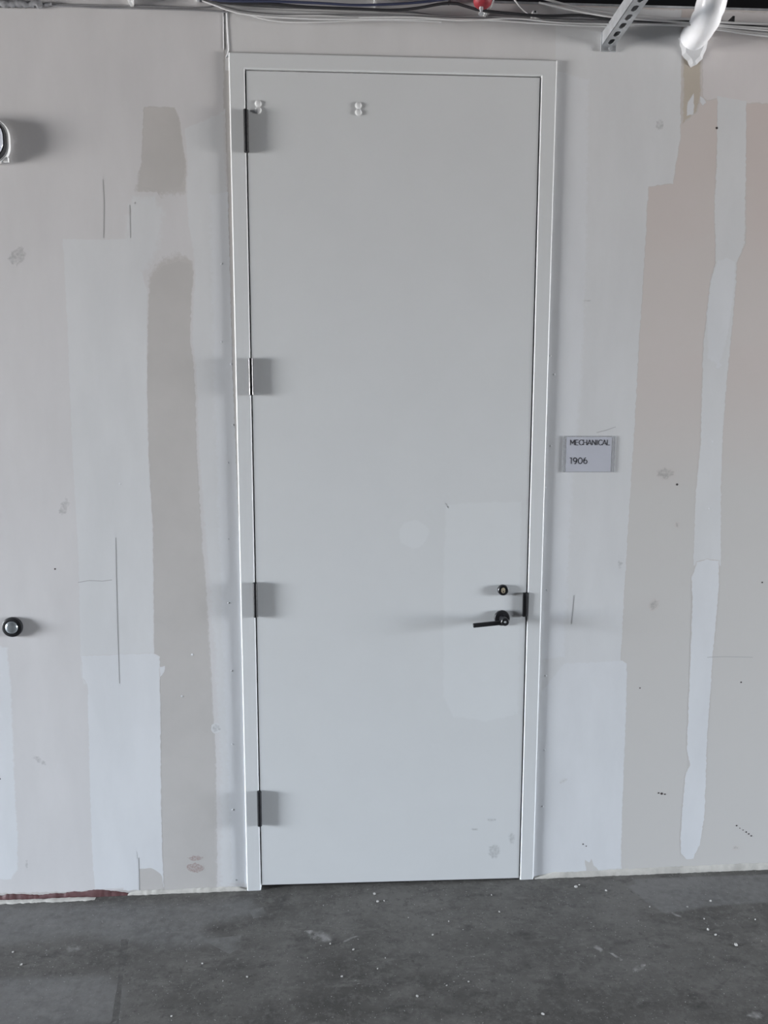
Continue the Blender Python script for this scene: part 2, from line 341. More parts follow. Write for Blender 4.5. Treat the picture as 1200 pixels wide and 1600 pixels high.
film(JC, [(126, 1024), (240, 1020), (250, 1026), (250, 1060), (251, 1130), (252, 1250), (254, 1330), (256, 1386), (147, 1390), (143, 1330), (139, 1200), (136, 1072), (128, 1058)], M_freshS, wall, feather=0.004, lvl=2)
film(JC, [(249, 1042), (258, 1040), (257, 1050), (250, 1058)], M_freshS, wall, feather=0.003, lvl=2)
film(JC, [(-40, 1000), (14, 1010), (20, 1080), (24, 1200), (30, 1300), (30, 1360), (18, 1376), (-40, 1376)], M_freshS, wall, feather=0.012, lvl=1)
film(JC, [(322, 300), (356, 300, 0), (364, 600, 0), (376, 900, 0), (386, 1380, 0), (358, 1380), (346, 1100), (338, 860), (330, 640), (326, 460)], M_freshM, wall, feather=0.024, lvl=2)
film(JC, [(200, 300), (245, 300), (262, 330), (255, 390), (232, 430), (205, 436), (192, 400), (190, 340)], M_mudS, wall, feather=0.03, lvl=1)
# over and right of the door
film(JC, [(352, -40), (880, -40), (880, 120), (352, 110)], M_head, wall, feather=0.001)
film(JC, [(868, -10, 3), (1066, -10), (1065, 130), (1064, 215), (1058, 250), (1052, 288), (1014, 292), (1008, 400), (1003, 480), (1000, 520), (996, 600), (991, 690), (985, 780), (978, 900), (971, 1028), (970, 1100), (972, 1358), (832, 1372), (840, 1100), (852, 700)], M_mudR, wall, feather=0.004)
film(JC, [(880, 1034, 3), (940, 1033, 2), (972, 1032), (979, 1037), (980, 1060), (977, 1150), (973, 1250), (970, 1356), (834, 1372), (836, 1240), (846, 1080)], M_freshM, wall, feather=0.004, lvl=1)
film(JC, [(868, 110, 0), (925, 120), (922, 400), (914, 600), (900, 760), (893, 900), (886, 1030), (846, 1030, 0), (858, 500, 0)], M_freshM, wall, feather=0.026, lvl=1)
film(JC, [(1060, -20), (1097, 10), (1097, 150), (1104, 158), (1121, 154), (1122, 164), (1160, 161), (1400, 170), (1400, -20)], M_mudp, wall, feather=0.005)
film(JC, [(1121, 150, 0), (1166, 158, 0), (1166, 300), (1166, 380, 2), (1152, 410), (1151, 440), (1144, 520), (1136, 600), (1130, 680), (1128, 760), (1126, 884, 0), (1083, 884, 0), (1086, 770), (1094, 690), (1096, 600), (1098, 540), (1104, 490), (1110, 440), (1117, 410), (1117, 370), (1115, 330), (1119, 250)], M_mudR, wall, feather=0.005, lvl=1)
film(JC, [(1121, 406), (1138, 402), (1149, 408), (1149, 440), (1140, 520, 2), (1126, 580, 4), (1104, 560, 2), (1104, 490), (1110, 440)], M_freshM, wall, feather=0.005, lvl=2)
film(JC, [(1088, 878), (1105, 873), (1124, 876), (1124, 920), (1116, 1010), (1111, 1080), (1106, 1150), (1104, 1220), (1101, 1280), (1094, 1320), (1084, 1342), (1072, 1344), (1063, 1334), (1062, 1310), (1067, 1240), (1071, 1206), (1077, 1196), (1072, 1170), (1075, 1100), (1078, 1020), (1081, 940), (1079, 905)], M_freshR, wall, feather=0.005, lvl=2)
film('paper_tape', [(1066, 90), (1096, 90), (1096, 150), (1090, 175), (1066, 195)], M_tan, wall, feather=0.008, lvl=1)
film(JC, [(1074, 160), (1080, 150), (1084, 146), (1085, 170), (1083, 180), (1073, 181)], M_freshR, wall, feather=0.003, lvl=2)
film(JC, [(1094, 150), (1100, 153), (1104, 160), (1098, 165), (1093, 160)], M_freshR, wall, feather=0.003, lvl=2)
# torn paper at the foot
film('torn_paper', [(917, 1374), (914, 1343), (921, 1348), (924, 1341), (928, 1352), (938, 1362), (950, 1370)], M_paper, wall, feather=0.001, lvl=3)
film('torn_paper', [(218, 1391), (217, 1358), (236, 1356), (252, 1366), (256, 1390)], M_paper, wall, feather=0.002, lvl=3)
film(JC, [(192, 1391), (196, 1370), (210, 1352), (213, 1330), (217, 1342), (217, 1391)], M_mud2, wall, feather=0.004, jit=.003, thick=0.0002, lvl=3)
# scuffs, smudges, stains
for a, m_ in [((1031, 195, 8, 10, 0), M_smM), ((969, 882, 6, 8, 0), M_smM), ((100, 792, 9, 16, .3), M_smS), ((62, 1188, 14, 6, .6), M_smS), ((918, 470, 8, 3, 0), M_smM), ((1022, 945, 8, 10, .5), M_smR), ((1040, 740, 14, 10, 0), M_smR), ((42, 1350, 4, 8, 0), M_smS), ((1150, 1325, 6, 4, 0), M_smR),
              ((338, 1138, 8, 8, 0), M_smM), ((1058, 820, 4, 5, 0), M_smR), ((28, 400, 14, 18, .6), M_smS), ((880, 1220, 8, 3, -.5), M_smM)]:
    film('smudge', blob(*a), m_, wall, feather=0.008, jit=0, lvl=3)
film('stain', blob(306, 1341, 13, 5), M_stain, wall, feather=0.004, jit=0, lvl=3); film('stain', blob(305, 1356, 14, 9), M_stain, wall, feather=0.004, jit=0, lvl=3)
def stroke(name, px, width, mat_, parent, y=WY, thick=0.0001, base=0.0004):
    pts = [P(*p, y) for p in px]; bm = bmesh.new(); prev = None
    for i, p in enumerate(pts):
        t_ = (pts[min(i + 1, len(pts) - 1)] - pts[max(i - 1, 0)]).normalized(); nn = Vector((-t_.z, 0, t_.x)) * width / 2
        cur = [bm.verts.new(p + nn + Vector((0, -base, 0))), bm.verts.new(p + Vector((0, -base - thick, 0))), bm.verts.new(p - nn + Vector((0, -base, 0)))]
        if prev:
            bm.faces.new((prev[0], prev[1], cur[1], cur[0])); bm.faces.new((prev[1], prev[2], cur[2], cur[1]))
        prev = cur
    return obj(name, bm, mat_, parent)
for px, wd in [([(181, 840), (182, 900), (184, 980), (186, 1040), (187, 1068)], .002), ([(122, 910), (140, 907), (160, 908), (175, 906)], .002), ([(161, 280), (163, 320), (162, 372)], .0015), ([(203, 320), (204, 372)], .0015),
               ([(1105, 1027), (1130, 1026), (1176, 1027)], .0016), ([(897, 930), (895, 955), (893, 975)], .002), ([(932, 676), (948, 672), (962, 667)], .0015), ([(217, 1340), (218, 1391)], .0025)]:
    stroke('crack', px, wd, M_crack, wall)
for u, v, r in [(1120, 200, .004), (1034, 1240, .0045), (1039, 1241, .003), (1029, 1239, .003), (1151, 1290, .003), (1156, 1294, .002), (1161, 1297, .002), (1166, 1300, .003), (1170, 1303, .003), (1174, 1306, .003), (86, 889, .003), (911, 1319, .003), (916, 1322, .0025),
                (1058, 757, .004), (1158, 1066, .003), (1191, 910, .003), (0, 1217, .003), (1092, 1356, .008), (1000, 1075, .0025)]:
    bm = bmesh.new(); lathe(bm, P(u, v), (0, -1, 0), [(0.0, r), (0.0006, r * .8), (0.0008, 0)], 8); obj('nick', bm, M_dark, wall)
for u, v in [(346, 412), (346, 534), (361, 569), (364, 664), (356, 723), (356, 842), (357, 942), (362, 1048), (363, 1163), (364, 1265), (187, 756), (860, 556), (866, 585), (861, 697), (852, 762), (855, 922), (853, 1056), (851, 1172), (848, 1260), (1113, 690), (1108, 795), (300, 1023), (284, 1088)]:
    bm = bmesh.new(); lathe(bm, P(u, v), (0, -1, 0), [(0.0, .0035), (0.001, .0026), (0.0013, 0)], 8); obj('screw_dimple', bm, M_mud2, wall)
# raised corner bead above the frame
bm = bmesh.new(); tube(bm, spline([P(354, -20), P(354.5, 30), P(356, 60), P(357, 80), P(353, 90)], .01), .0022, 6); obj('corner_bead', bm, M_mud2, wall, True)
bm = bmesh.new(); tube(bm, [P(349, 10), P(349.5, 78)], .0014, 6); obj('corner_bead', bm, M_mud2, wall, True)

# ------------------------------------------------------------------ the door
door = thing('door_1', 'tall plain pale grey painted steel door in matching frame with black hardware', 'door'); door['kind'] = 'structure'
G = 0.0035; YF = -0.0022
bm = bmesh.new()        # frame: folded steel section, mitred head
def jamb(bm, prof, x_sign):
    pass
prof = [(FXo, 0.162), (FXo, YF), (DX + G, YF), (DX + G, 0.048), (DX - 0.012, 0.048), (DX - 0.012, 0.118), (DX + G, 0.118), (DX + G, 0.162)]
def fp(d, y, where):     # d = offset outwards from the opening centre line (x), head uses the same section
    h = d - DX
    return {'bl': (-d, y, zf(-d)), 'tl': (-d, y, DH + h), 'tr': (d, y, DH + h), 'br': (d, y, zf(d))}[where]
secs = [[bm.verts.new(fp(d, y, k)) for d, y in prof] for k in ('bl', 'tl', 'tr', 'br')]
n = len(prof)
for s0, s1 in zip(secs, secs[1:]):
    for i in range(n): bm.faces.new((s0[i], s0[(i + 1) % n], s1[(i + 1) % n], s1[i]))
bm.faces.new(secs[0]); bm.faces.new(secs[-1])
bm.edges.ensure_lookup_table()
ed = [e_ for e_ in bm.edges if all(abs(v.co.y - YF) < 1e-6 for v in e_.verts) and not (e_.verts[0].co - e_.verts[1].co).length < 0.1]
bmesh.ops.bevel(bm, geom=ed, offset=0.0045, segments=4, affect='EDGES', profile=0.5)
fr = obj('door_frame', bm, M_paint, door)
bm = BX(-DX, DX, 0.0, 0.045, 0.0, DH, bev=0.0012, seg=2)
leaf = obj('door_leaf', bm, M_paint, door)
toD = lambda u, v: P(u, v, 0.0)
film('touch_up_paint', blob(646, 834, 26, 24, 0, 20, .05), M_touch, leaf, feather=0.012, jit=0, to=toD)
film('touch_up_paint', [(694, 785), (818, 780), (812, 1118), (760, 1130), (706, 1122), (690, 1090), (690, 900)], M_touch, leaf, feather=0.014, to=toD)
for a in [(768, 1281, 8, 3), (772, 1330, 10, 12), (800, 1310, 6, 10), (742, 1296, 6, 2)]: film('smudge', blob(*a), M_smD, leaf, feather=0.007, jit=0, to=toD)

def hinge(cz, hh, mm, plate):
    cx = -DX - G / 2; cy = -0.0085; r = 0.0079
    bm = bmesh.new(); box(bm, cx - 0.0028, cx - 0.0004, cy, 0.03, cz - hh / 2, cz + hh / 2); box(bm, cx + 0.0004, cx + 0.0028, cy, 0.03, cz - hh / 2, cz + hh / 2)
    h = obj('hinge', bm, plate, door)
    k = 5; seg = (hh - 0.004) / k
    for i in range(k):
        z0 = cz - hh / 2 + 0.002 + i * seg; bm = bmesh.new()
        lathe(bm, (cx, cy, z0), (0, 0, 1), [(0.0001, r - .0006), (0.0006, r), (seg - .0006, r), (seg - .0001, r - .0006)], 20); obj('knuckle', bm, mm, h, True)
    for z0, ax in ((cz + hh / 2 - 0.002, 1), (cz - hh / 2 + 0.002, -1)):
        bm = bmesh.new(); lathe(bm, (cx, cy, z0), (0, 0, ax), [(0, r), (0.003, r), (0.0045, r * .7), (0.005, 0)], 20); obj('pin_tip', bm, mm, h, True)
    return h
def midz(v0, v1, u): a, b_ = P(u, v0, -.0085).z, P(u, v1, -.0085).z; return (a + b_) / 2, abs(a - b_)
for i, (u, v0, v1) in enumerate(((383, 170.5, 238.5), (392.5, 559, 618), (402, 910, 965), (406.5, 1236, 1291))):
    c_, h_ = midz(v0, v1, u); hinge(c_, h_ - .006, M_worn if i == 1 else M_black, M_black)

# lever handle
c = P(784, 965, 0.0); bm = bmesh.new()
lathe(bm, c, (0, -1, 0), [(0, .0265), (.0075, .0265), (.0095, .025), (.0102, .021), (.0102, 0)], 40)
hd = obj('lever_handle', bm, M_black, door); 
bm = bmesh.new(); lathe(bm, c, (0, -1, 0), [(.009, .0115), (.030, .0105), (.034, .0135), (.056, .0135), (.058, .0118), (.058, 0)], 28); obj('hub', bm, M_black, hd)
tip = P(739, 977.5, -0.047); d_ = tip - Vector((c.x, -0.047, c.z - .0035)); bm = bmesh.new()
LL = d_.length; box(bm, -LL, 0.0, -0.0055, 0.0055, -0.0072, 0.0072, bev=0.003, seg=3)
bmesh.ops.rotate(bm, verts=bm.verts, cent=(0, 0, 0), matrix=Matrix.Rotation(math.asin(d_.z / LL), 3, 'Y'))
bmesh.ops.translate(bm, verts=bm.verts, vec=(c.x, -0.047, c.z - .0035)); obj('lever', bm, M_black, hd)
bm = bmesh.new(); lathe(bm, (c.x, -.058, c.z), (0, -1, 0), [(0, .0036), (.0008, .003), (.001, 0)], 16); obj('set_screw', bm, M_galv, hd)
# deadbolt
c = P(785.5, 921.5, 0.0); bm = bmesh.new()
lathe(bm, c, (0, -1, 0), [(0, .0185), (.009, .0178), (.011, .016), (.0112, .013), (.0085, .0125), (.0085, 0)], 36); db = obj('deadbolt', bm, M_black, door)
bm = bmesh.new()
o8 = [(c.x + .0075 * math.sin(a) * (1 if abs(math.cos(a)) > .25 else .86), c.z + .0095 * math.cos(a)) for a in (2 * math.pi * i / 28 for i in range(28))]
prism(bm, o8, c.y - .0112, c.y - .008); ck = obj('key_core', bm, M_brass, db)
bm = bmesh.new(); prism(bm, [(c.x - .0012, c.z - .006), (c.x + .0012, c.z - .006), (c.x + .0012, c.z + .001), (c.x - .0012, c.z + .001)], c.y - .0116, c.y - .011); obj('keyhole', bm, M_ink, ck) if False else bm.free()
bm = bmesh.new(); box(bm, c.x - .0012, c.x + .0012, c.y - .0118, c.y - .0112, c.z - .007, c.z - .001); obj('keyhole', bm, M_ink, db)
# strike plate lip
a, b_ = P(817.5, 926.5, -.008), P(823, 964, -.008); bm = BX(a.x, b_.x, -.008, .012, b_.z, a.z, bev=.0015); sk = obj('strike_plate', bm, M_black, door)
obj('lip_edge', BX((a.x + b_.x) / 2 - .0016, (a.x + b_.x) / 2 + .0016, -.0088, -.0078, b_.z + .006, a.z - .006), M_blackm, sk)

# clear stick-on pads near the top of the leaf
def pads(u, v0, v1, label):
    r_ = thing('adhesive_pad', label, 'adhesive pad', 'clear pads on the door')
    for v in (v0, v1):
        q_ = P(u, v, 0.0); bm = bmesh.new(); lathe(bm, q_, (0, -1, 0), [(0.0002, .0098), (.0018, .0102), (.0034, .008), (.0042, .004), (.0044, 0)], 20); obj('lobe', bm, M_clear, r_, True)
    q_ = P(u, (v0 + v1) / 2, 0.0); obj('bridge', BX(q_.x - .004, q_.x + .004, -.0022, -.0002, q_.z - .006, q_.z + .006), M_clear, r_)
    seat_root(r_, P(u, v1, 0.0))
pads(403.5, 162.5, 172.5, 'clear figure-eight adhesive pad on the door leaf just above the top hinge')
pads(560, 165, 176, 'clear figure-eight adhesive pad standing alone near the top edge of the door leaf')

# ------------------------------------------------------------------ room sign
def glyph(ch):
    arc = lambda cx, cy, rx, ry, a0, a1, n=18: [(cx + rx * math.cos(math.radians(a0 + (a1 - a0) * i / n)), cy + ry * math.sin(math.radians(a0 + (a1 - a0) * i / n))) for i in range(n + 1)]
    return {'M': (.92, [[(.05, 0), (.05, 1), (.46, .3), (.87, 1), (.87, 0)]]),
            'E': (.66, [[(.62, 1), (.07, 1), (.07, 0), (.64, 0)], [(.07, .52), (.56, .52)]]),
            'C': (.80, [arc(.50, .5, .46, .5, 42, 318)]),
            'H': (.80, [[(.06, 0), (.06, 1)], [(.74, 0), (.74, 1)], [(.06, .51), (.74, .51)]]),
            'A': (.80, [[(-.02, 0), (.40, 1), (.82, 0)], [(.14, .31), (.66, .31)]]),
            'N': (.82, [[(.06, 0), (.06, 1), (.76, 0), (.76, 1)]]),
            'I': (.24, [[(.12, 0), (.12, 1)]]),
            'L': (.60, [[(.07, 1), (.07, 0), (.60, 0)]]),
            '1': (.42, [[(.02, .98), (.28, .98), (.28, 0)]]),
            '9': (.68, [arc(.33, .68, .28, .31, 0, 360, 22), [(.61, .68)] + arc(.25, .55, .36, .55, 10, -85, 12)]),
            '0': (.76, [arc(.38, .5, .34, .49, 0, 360, 26)]),
            '6': (.68, [arc(.35, .32, .28, .31, 0, 360, 22), [(.07, .32)] + arc(.43, .45, .36, .55, 190, 95, 12)])}[ch]
def letter(ch, x, z, h, y, wd, parent, squeeze=1.0):
    adv, strokes = glyph(ch); bm = bmesh.new()
    for s_ in strokes:
        pts = [Vector((x + px_ * h * squeeze, y, z + pz * h)) for px_, pz in s_]
        for i in range(len(pts) - 1):
            t_ = (pts[i + 1] - pts[i]).normalized(); n_ = Vector((-t_.z, 0, t_.x)) * wd / 2; e_ = t_ * wd * .35
            q0, q1 = pts[i] - e_, pts[i + 1] + e_
            vs = [bm.verts.new(v) for v in (q0 + n_, q1 + n_, q1 - n_, q0 - n_)]; bm.faces.new(vs)
            ws = [bm.verts.new(v.co + Vector((0, .0003, 0))) for v in vs]
            for k in range(4): bm.faces.new((vs[k], vs[(k + 1) % 4], ws[(k + 1) % 4], ws[k]))
    obj('letter', bm, M_ink, parent)
    return x + (adv + .15) * h * squeeze
yS = WY - .0034
a, b_ = P(880.5, 681, yS), P(960.5, 738, yS)
sign = thing('room_sign', 'small grey room sign reading MECHANICAL 1906 on the drywall beside the door', 'sign')
obj('acrylic_holder', BX(a.x, b_.x, WY - .0028, WY - .0004, b_.z, a.z, bev=.0005), M_acryl, sign)
i0, i1 = P(885.5, 683, yS), P(954, 737, yS)
card = obj('insert_card', BX(i0.x, i1.x, yS - .0003, WY - .0029, i1.z, i0.z), M_card, sign)
for u in (883, 957.5):
    q_ = P(u, 700, yS); obj('holder_edge', BX(q_.x - .0035, q_.x + .0035, yS, WY - .0029, b_.z, a.z), M_acryl, sign)
def word(txt, u0, v_base, u1, v_top, wd):
    z0 = P(u0, v_base, yS).z; h = P(u0, v_top, yS).z - z0; x0 = P(u0, v_base, yS).x; x1 = P(u1, v_base, yS).x
    tot = sum(glyph(ch)[0] + .15 for ch in txt) - .15; sq = (x1 - x0) / (tot * h); x = x0
    for ch in txt: x = letter(ch, x, z0, h, yS - .0007, wd, card, sq)
word('MECHANICAL', 891, 695.2, 952.5, 687.4, .0019); word('1906', 890, 724.5, 917.5, 715.3, .0022)
seat_root(sign, Vector(((a.x + b_.x) / 2, WY, b_.z)))

# ------------------------------------------------------------------ round wall bumper
q_ = P(20.5, 979, WY); bp_ = thing('wall_bumper', 'round black wall bumper with a shiny grey domed centre', 'wall bumper')
bm = bmesh.new(); lathe(bm, q_, (0, -1, 0), [(.0006, .033), (.007, .0335), (.0115, .032), (.0135, .028), (.0135, .023), (.011, .0215), (.011, 0)], 48); obj('ring', bm, M_black, bp_, True)
bm = bmesh.new(); lathe(bm, q_ + Vector((0, -.0108, 0)), (0, -1, 0), [(0, .0215)] + [(.012 * math.sin(a), .0215 * math.cos(a)) for a in (math.pi / 2 * i / 10 for i in range(1, 10))] + [(.012, 0)], 40); obj('dome', bm, M_chrome, bp_, True)
seat_root(bp_, q_)

# ------------------------------------------------------------------ emergency lamp at the left
el = thing('wall_lamp', 'white-rimmed lamp with grey lens mounted high on the drywall', 'lamp')
e1 = P(14, 218, WY - .014)
def rrect(cx, cz, hw, hh, r, n=8):
    out = []
    for sx_, sz, a0 in ((1, 1, 0), (-1, 1, 90), (-1, -1, 180), (1, -1, 270)):
        out += [(cx + sx_ * (hw - r) + r * math.cos(math.radians(a0 + 90 * i / n)), cz + sz * (hh - r) + r * math.sin(math.radians(a0 + 90 * i / n))) for i in range(n + 1)]
    return out
hh = .068; hw = .12; cx = e1.x - hw; cz = e1.z - .004
def loft(bm, rings):
    rs = [[bm.verts.new((x, y, z)) for x, z in pts] for y, pts in rings]; n = len(rs[0])
    for a_, b2 in zip(rs, rs[1:]):
        for i in range(n): bm.faces.new((a_[i], a_[(i + 1) % n], b2[(i + 1) % n], b2[i]))
    bm.faces.new(rs[0]); bm.faces.new(rs[-1])
bm = bmesh.new(); loft(bm, [(WY - .0008, rrect(cx, cz, hw - .004, hh - .004, .05)), (WY - .004, rrect(cx, cz, hw, hh, .055)), (WY - .012, rrect(cx, cz, hw, hh, .055)), (WY - .014, rrect(cx, cz, hw - .002, hh - .002, .053)), (WY - .014, rrect(cx, cz, hw - .006, hh - .006, .051))]); obj('housing', bm, M_white, el)
bm = bmesh.new(); loft(bm, [(WY - .0138, rrect(cx, cz, hw - .0065, hh - .0065, .051)), (WY - .030, rrect(cx, cz, hw - .008, hh - .008, .050)), (WY - .030, rrect(cx, cz, hw - .012, hh - .012, .048))]); obj('gasket', bm, M_gask, el)
bm = bmesh.new(); loft(bm, [(WY - .0302, rrect(cx, cz, hw - .0115, hh - .0115, .048)), (WY - .034, rrect(cx, cz, hw - .014, hh - .014, .045)), (WY - .038, rrect(cx, cz, hw - .026, hh - .026, .034)), (WY - .040, rrect(cx, cz, hw - .046, hh - .046, .018))]); obj('lens', bm, M_lens, el, True)
obj('latch', BX(cx + hw - .022, cx + hw - .006, WY - .0135, WY - .004, cz - hh + .006, cz - hh + .022, bev=.003), M_white, el)
seat_root(el, Vector((cx, WY, cz - hh)))

# ------------------------------------------------------------------ sealant at the foot of the wall
def bead(name, u0, u1, h0, h1, mat_, label, dep=.005, off=0.0, amp=.35):
    """a smeared strip: ragged upper edge, thin where it meets wall and floor"""
    x0, x1 = P(u0, 1390).x, P(u1, 1370).x; n_ = max(40, int((x1 - x0) / .006)); bm = bmesh.new(); prev = None; a1 = a2 = 0
    for i in range(n_ + 1):
        f_ = i / n_; x = x0 + (x1 - x0) * f_; a1 = a1 * .9 + random.uniform(-1, 1) * .25; a2 = a2 * .5 + random.uniform(-1, 1) * .4
        h = max(.002, (h0 + (h1 - h0) * f_) * (1 + amp * (a1 + .5 * a2))) * min(1, .25 + 12 * f_, .25 + 12 * (1 - f_)); d = dep * (1 + .4 * a2)
        z = zf(x); sec = [(WY + .004 - off, z - .004), (WY - d * 1.6 - off, z - .002), (WY - d * 1.3 - off, z + h * .25), (WY - d - off, z + h * .7), (WY - d * .4 - off, z + h * .95), (WY + .002 - off, z + h)]
        cur = [bm.verts.new((x, y_, z_)) for y_, z_ in sec]
        if prev:
            for k in range(6): bm.faces.new((prev[k], prev[(k + 1) % 6], cur[(k + 1) % 6], cur[k]))
        else: bm.faces.new(cur)
        prev = cur
    bm.faces.new(prev); return tag(obj(name, bm, mat_, None, True), label, 'sealant')
bead('sealant_bead', 200, 387, .014, .016, M_seal, 'cream sealant bead along the wall foot between red sealant and door frame')
bead('sealant_bead', 834, 1330, .018, .026, M_seal, 'cream sealant bead along the wall foot beneath the room sign', amp=.2)
bead('sealant_bead', -250, 200, .012, .018, M_rseal, 'dark red sealant bead along the wall foot', amp=.45)
bead('sealant_smear', -250, 150, .003, .004, M_seal, 'thin cream smear on the floor edge below the red sealant', dep=.010, off=.013, amp=.7)
# ------------------------------------------------------------------ overhead: strut, pipe, red fitting
yo = WY - .001
# slotted channel running out from the wall, slots underneath
st = thing('strut_channel', 'galvanised slotted steel channel reaching out from the wall over the door', 'strut')
c = P(950, 70, WY); S = .0205; x0, x1, zb, zt = c.x - S, c.x + S, c.z - .006, c.z + .035; Y0, Y1 = WY - .002, WY - 1.0; th = .0026
bm = bmesh.new(); box(bm, x0, x0 + th, Y1, Y0, zb + th, zt); box(bm, x1 - th, x1, Y1, Y0, zb + th, zt); box(bm, x0 + th, x0 + .009, Y1, Y0, zt - th, zt); box(bm, x1 - .009, x1 - th, Y1, Y0, zt - th, zt)
obj('side_walls', bm, M_galv, st)
bm = bmesh.new(); pitch = .048; ncell = int((Y0 - Y1) / pitch)
for k in range(ncell):
    ya = Y0 - .006 - k * pitch; yb = ya - pitch; ym = (ya + yb) / 2
    N = 32; inn, out = [], []
    for i in range(N):
        an = 2 * math.pi * (i + .5) / N; ca, sa = math.cos(an), math.sin(an)
        sc = min(S / abs(ca) if abs(ca) > 1e-6 else 9, (pitch / 2) / abs(sa) if abs(sa) > 1e-6 else 9)
        out.append((c.x + ca * sc, ym + sa * sc))
        inn.append((c.x + .0085 * ca, ym + .0085 * sa + math.copysign(.0085, sa)))
    # corners
    for z_ in (zb, zb + th):
        pass
    vo = [[bm.verts.new((x, y, z_)) for x, y in out] for z_ in (zb, zb + th)]; vi = [[bm.verts.new((x, y, z_)) for x, y in inn] for z_ in (zb, zb + th)]
    for i in range(N):
        j = (i + 1) % N
        bm.faces.new((vo[0][i], vo[0][j], vi[0][j], vi[0][i])); bm.faces.new((vo[1][i], vo[1][j], vi[1][j], vi[1][i])); bm.faces.new((vi[0][i], vi[0][j], vi[1][j], vi[1][i]))
        a_, b2 = out[i], out[j]
        if abs(abs(a_[0] - c.x) - S) > 1e-6 or abs(abs(b2[0] - c.x) - S) > 1e-6:
            if (abs(abs(a_[0] - c.x) - S) < 1e-6) != (abs(abs(b2[0] - c.x) - S) < 1e-6):   # fill the cell corner
                cxn = c.x + math.copysign(S, (a_[0] - c.x)); cyn = a_[1] if abs(abs(a_[1] - ym) - pitch / 2) < 1e-6 else b2[1]
                for lv in (0, 1):
                    vc = bm.verts.new((cxn, cyn, (zb, zb + th)[lv])); bm.faces.new((vo[lv][i], vc, vo[lv][j]))
obj('slotted_web', bm, M_galv, st)
bm = BX(x0 - .004, x1 + .004, WY - .006, WY - .0012, zb - .016, zt, bev=.001); obj('end_plate', bm, M_galv, st)
bm = bmesh.new(); lathe(bm, (c.x + .006, WY - .006, zb - .008), (0, -1, 0), [(0, .006), (.004, .006), (.004, 0)], 6); obj('bolt', bm, M_galv, st)
bm = bmesh.new(); lathe(bm, (c.x, Y1 + .05, zt - .03), (0, 0, 1), [(0, .005), (ZC - zt + .03, .005)], 10); obj('hanger_rod', bm, M_galv, st)
seat_root(st, Vector((c.x, WY, zb)))
# white jacketed pipe with an elbow
pc = P(1083, 58, WY); pr = .043
pp = thing('insulated_pipe', 'white jacketed pipe bending out of the wall beside the slotted channel', 'pipe')
path = [Vector((pc.x, WY - .001, pc.z)), Vector((pc.x, WY - .03, pc.z))]
er = .085; yc = WY - .03
for i in range(1, 13):
    an = math.pi / 2 * i / 12; path.append(Vector((pc.x + .006 * i / 12, yc - er * math.sin(an), pc.z + er * (1 - math.cos(an)))))
rads = [pr * (1 + random.uniform(-.035, .035)) for _ in path]
bm = bmesh.new(); tube(bm, path, rads, 28); obj('elbow', bm, M_jacket, pp, True)
top = path[-1]; bm = bmesh.new(); tube(bm, [top + Vector((0, 0, -.004)), top + Vector((0.001, 0, .2)), Vector((top.x + .003, top.y, ZC - .002))], pr * .97, 28); obj('riser', bm, M_jacket, pp, True)
bm = bmesh.new(); lathe(bm, top + Vector((0, 0, -.012)), (0, 0, 1), [(0, pr * 1.0), (.002, pr * 1.05), (.022, pr * 1.05), (.024, pr * 1.0)], 28); obj('seam_band', bm, M_jacket, pp, True)
seat_root(pp, Vector((pc.x, WY, pc.z - pr)))
film('plaster_collar', [(1060, 60), (1066, 86), (1074, 96), (1079, 106), (1088, 101), (1097, 92), (1104, 76), (1108, 50), (1085, 30)], M_mud2, wall, feather=0.012, thick=.006, lvl=2)
# red fitting with a small nozzle
yr = -.11; rc = P(754, 12, yr); rt = thing('red_pipe_drop', 'red enamelled pipe drop with rounded end above the door', 'pipe')
bm = bmesh.new(); lathe(bm, (rc.x, yr, rc.z), (0, 0, 1), [(0, 0), (.001, .012), (.004, .020), (.010, .0255), (.018, .0275), (.05, .0275), (.054, .024), (ZC - rc.z - .002, .024)], 28); obj('pipe_end', bm, M_red, rt, True)
bm = bmesh.new(); lathe(bm, (rc.x - .004, yr, rc.z), (0, 0, -1), [(-.002, .006), (.006, .006), (.007, .0035), (.015, .0035), (.016, .008), (.018, .008), (.018, 0)], 16); obj('nozzle', bm, M_galv, rt)
seat_root(rt, Vector((rc.x, yr, rc.z)))

# ------------------------------------------------------------------ cables and clips along the top of the wall
def cable(px, y, r, mat_, label, group, start=None):
    bm = bmesh.new()
    pts = [P(p[0], p[1], (p[2] if len(p) > 2 else y)) for p in px]
    tube(bm, spline(pts, .025), r, 8); return tag(obj('cable', bm, mat_, None, True), label, 'cable', group)
gB, gW, gG = 'dark cables along the wall top', 'white cables along the wall top', 'grey cables along the wall top'
lb = 'black cable sagging along the top of the wall above the door'
cable([(318, -6), (345, 4), (420, 6), (480, 11), (560, 14), (610, 16), (650, 13), (690, 6), (715, 6), (745, 15), (790, 20.5), (850, 25), (905, 24), (950, 29), (1010, 33), (1060, 34), (1120, 34), (1200, 44), (1330, 52)], -.040, .0042, M_cblack, lb, gB)
cable([(300, -8), (345, 1), (420, 2), (500, 5), (560, 8), (640, 5), (700, -2), (760, -14)], -.052, .0036, M_cblue, 'dark blue cable above the door running upwards to the red pipe', gB)
lw = 'white cable in the loose bundle above the door'
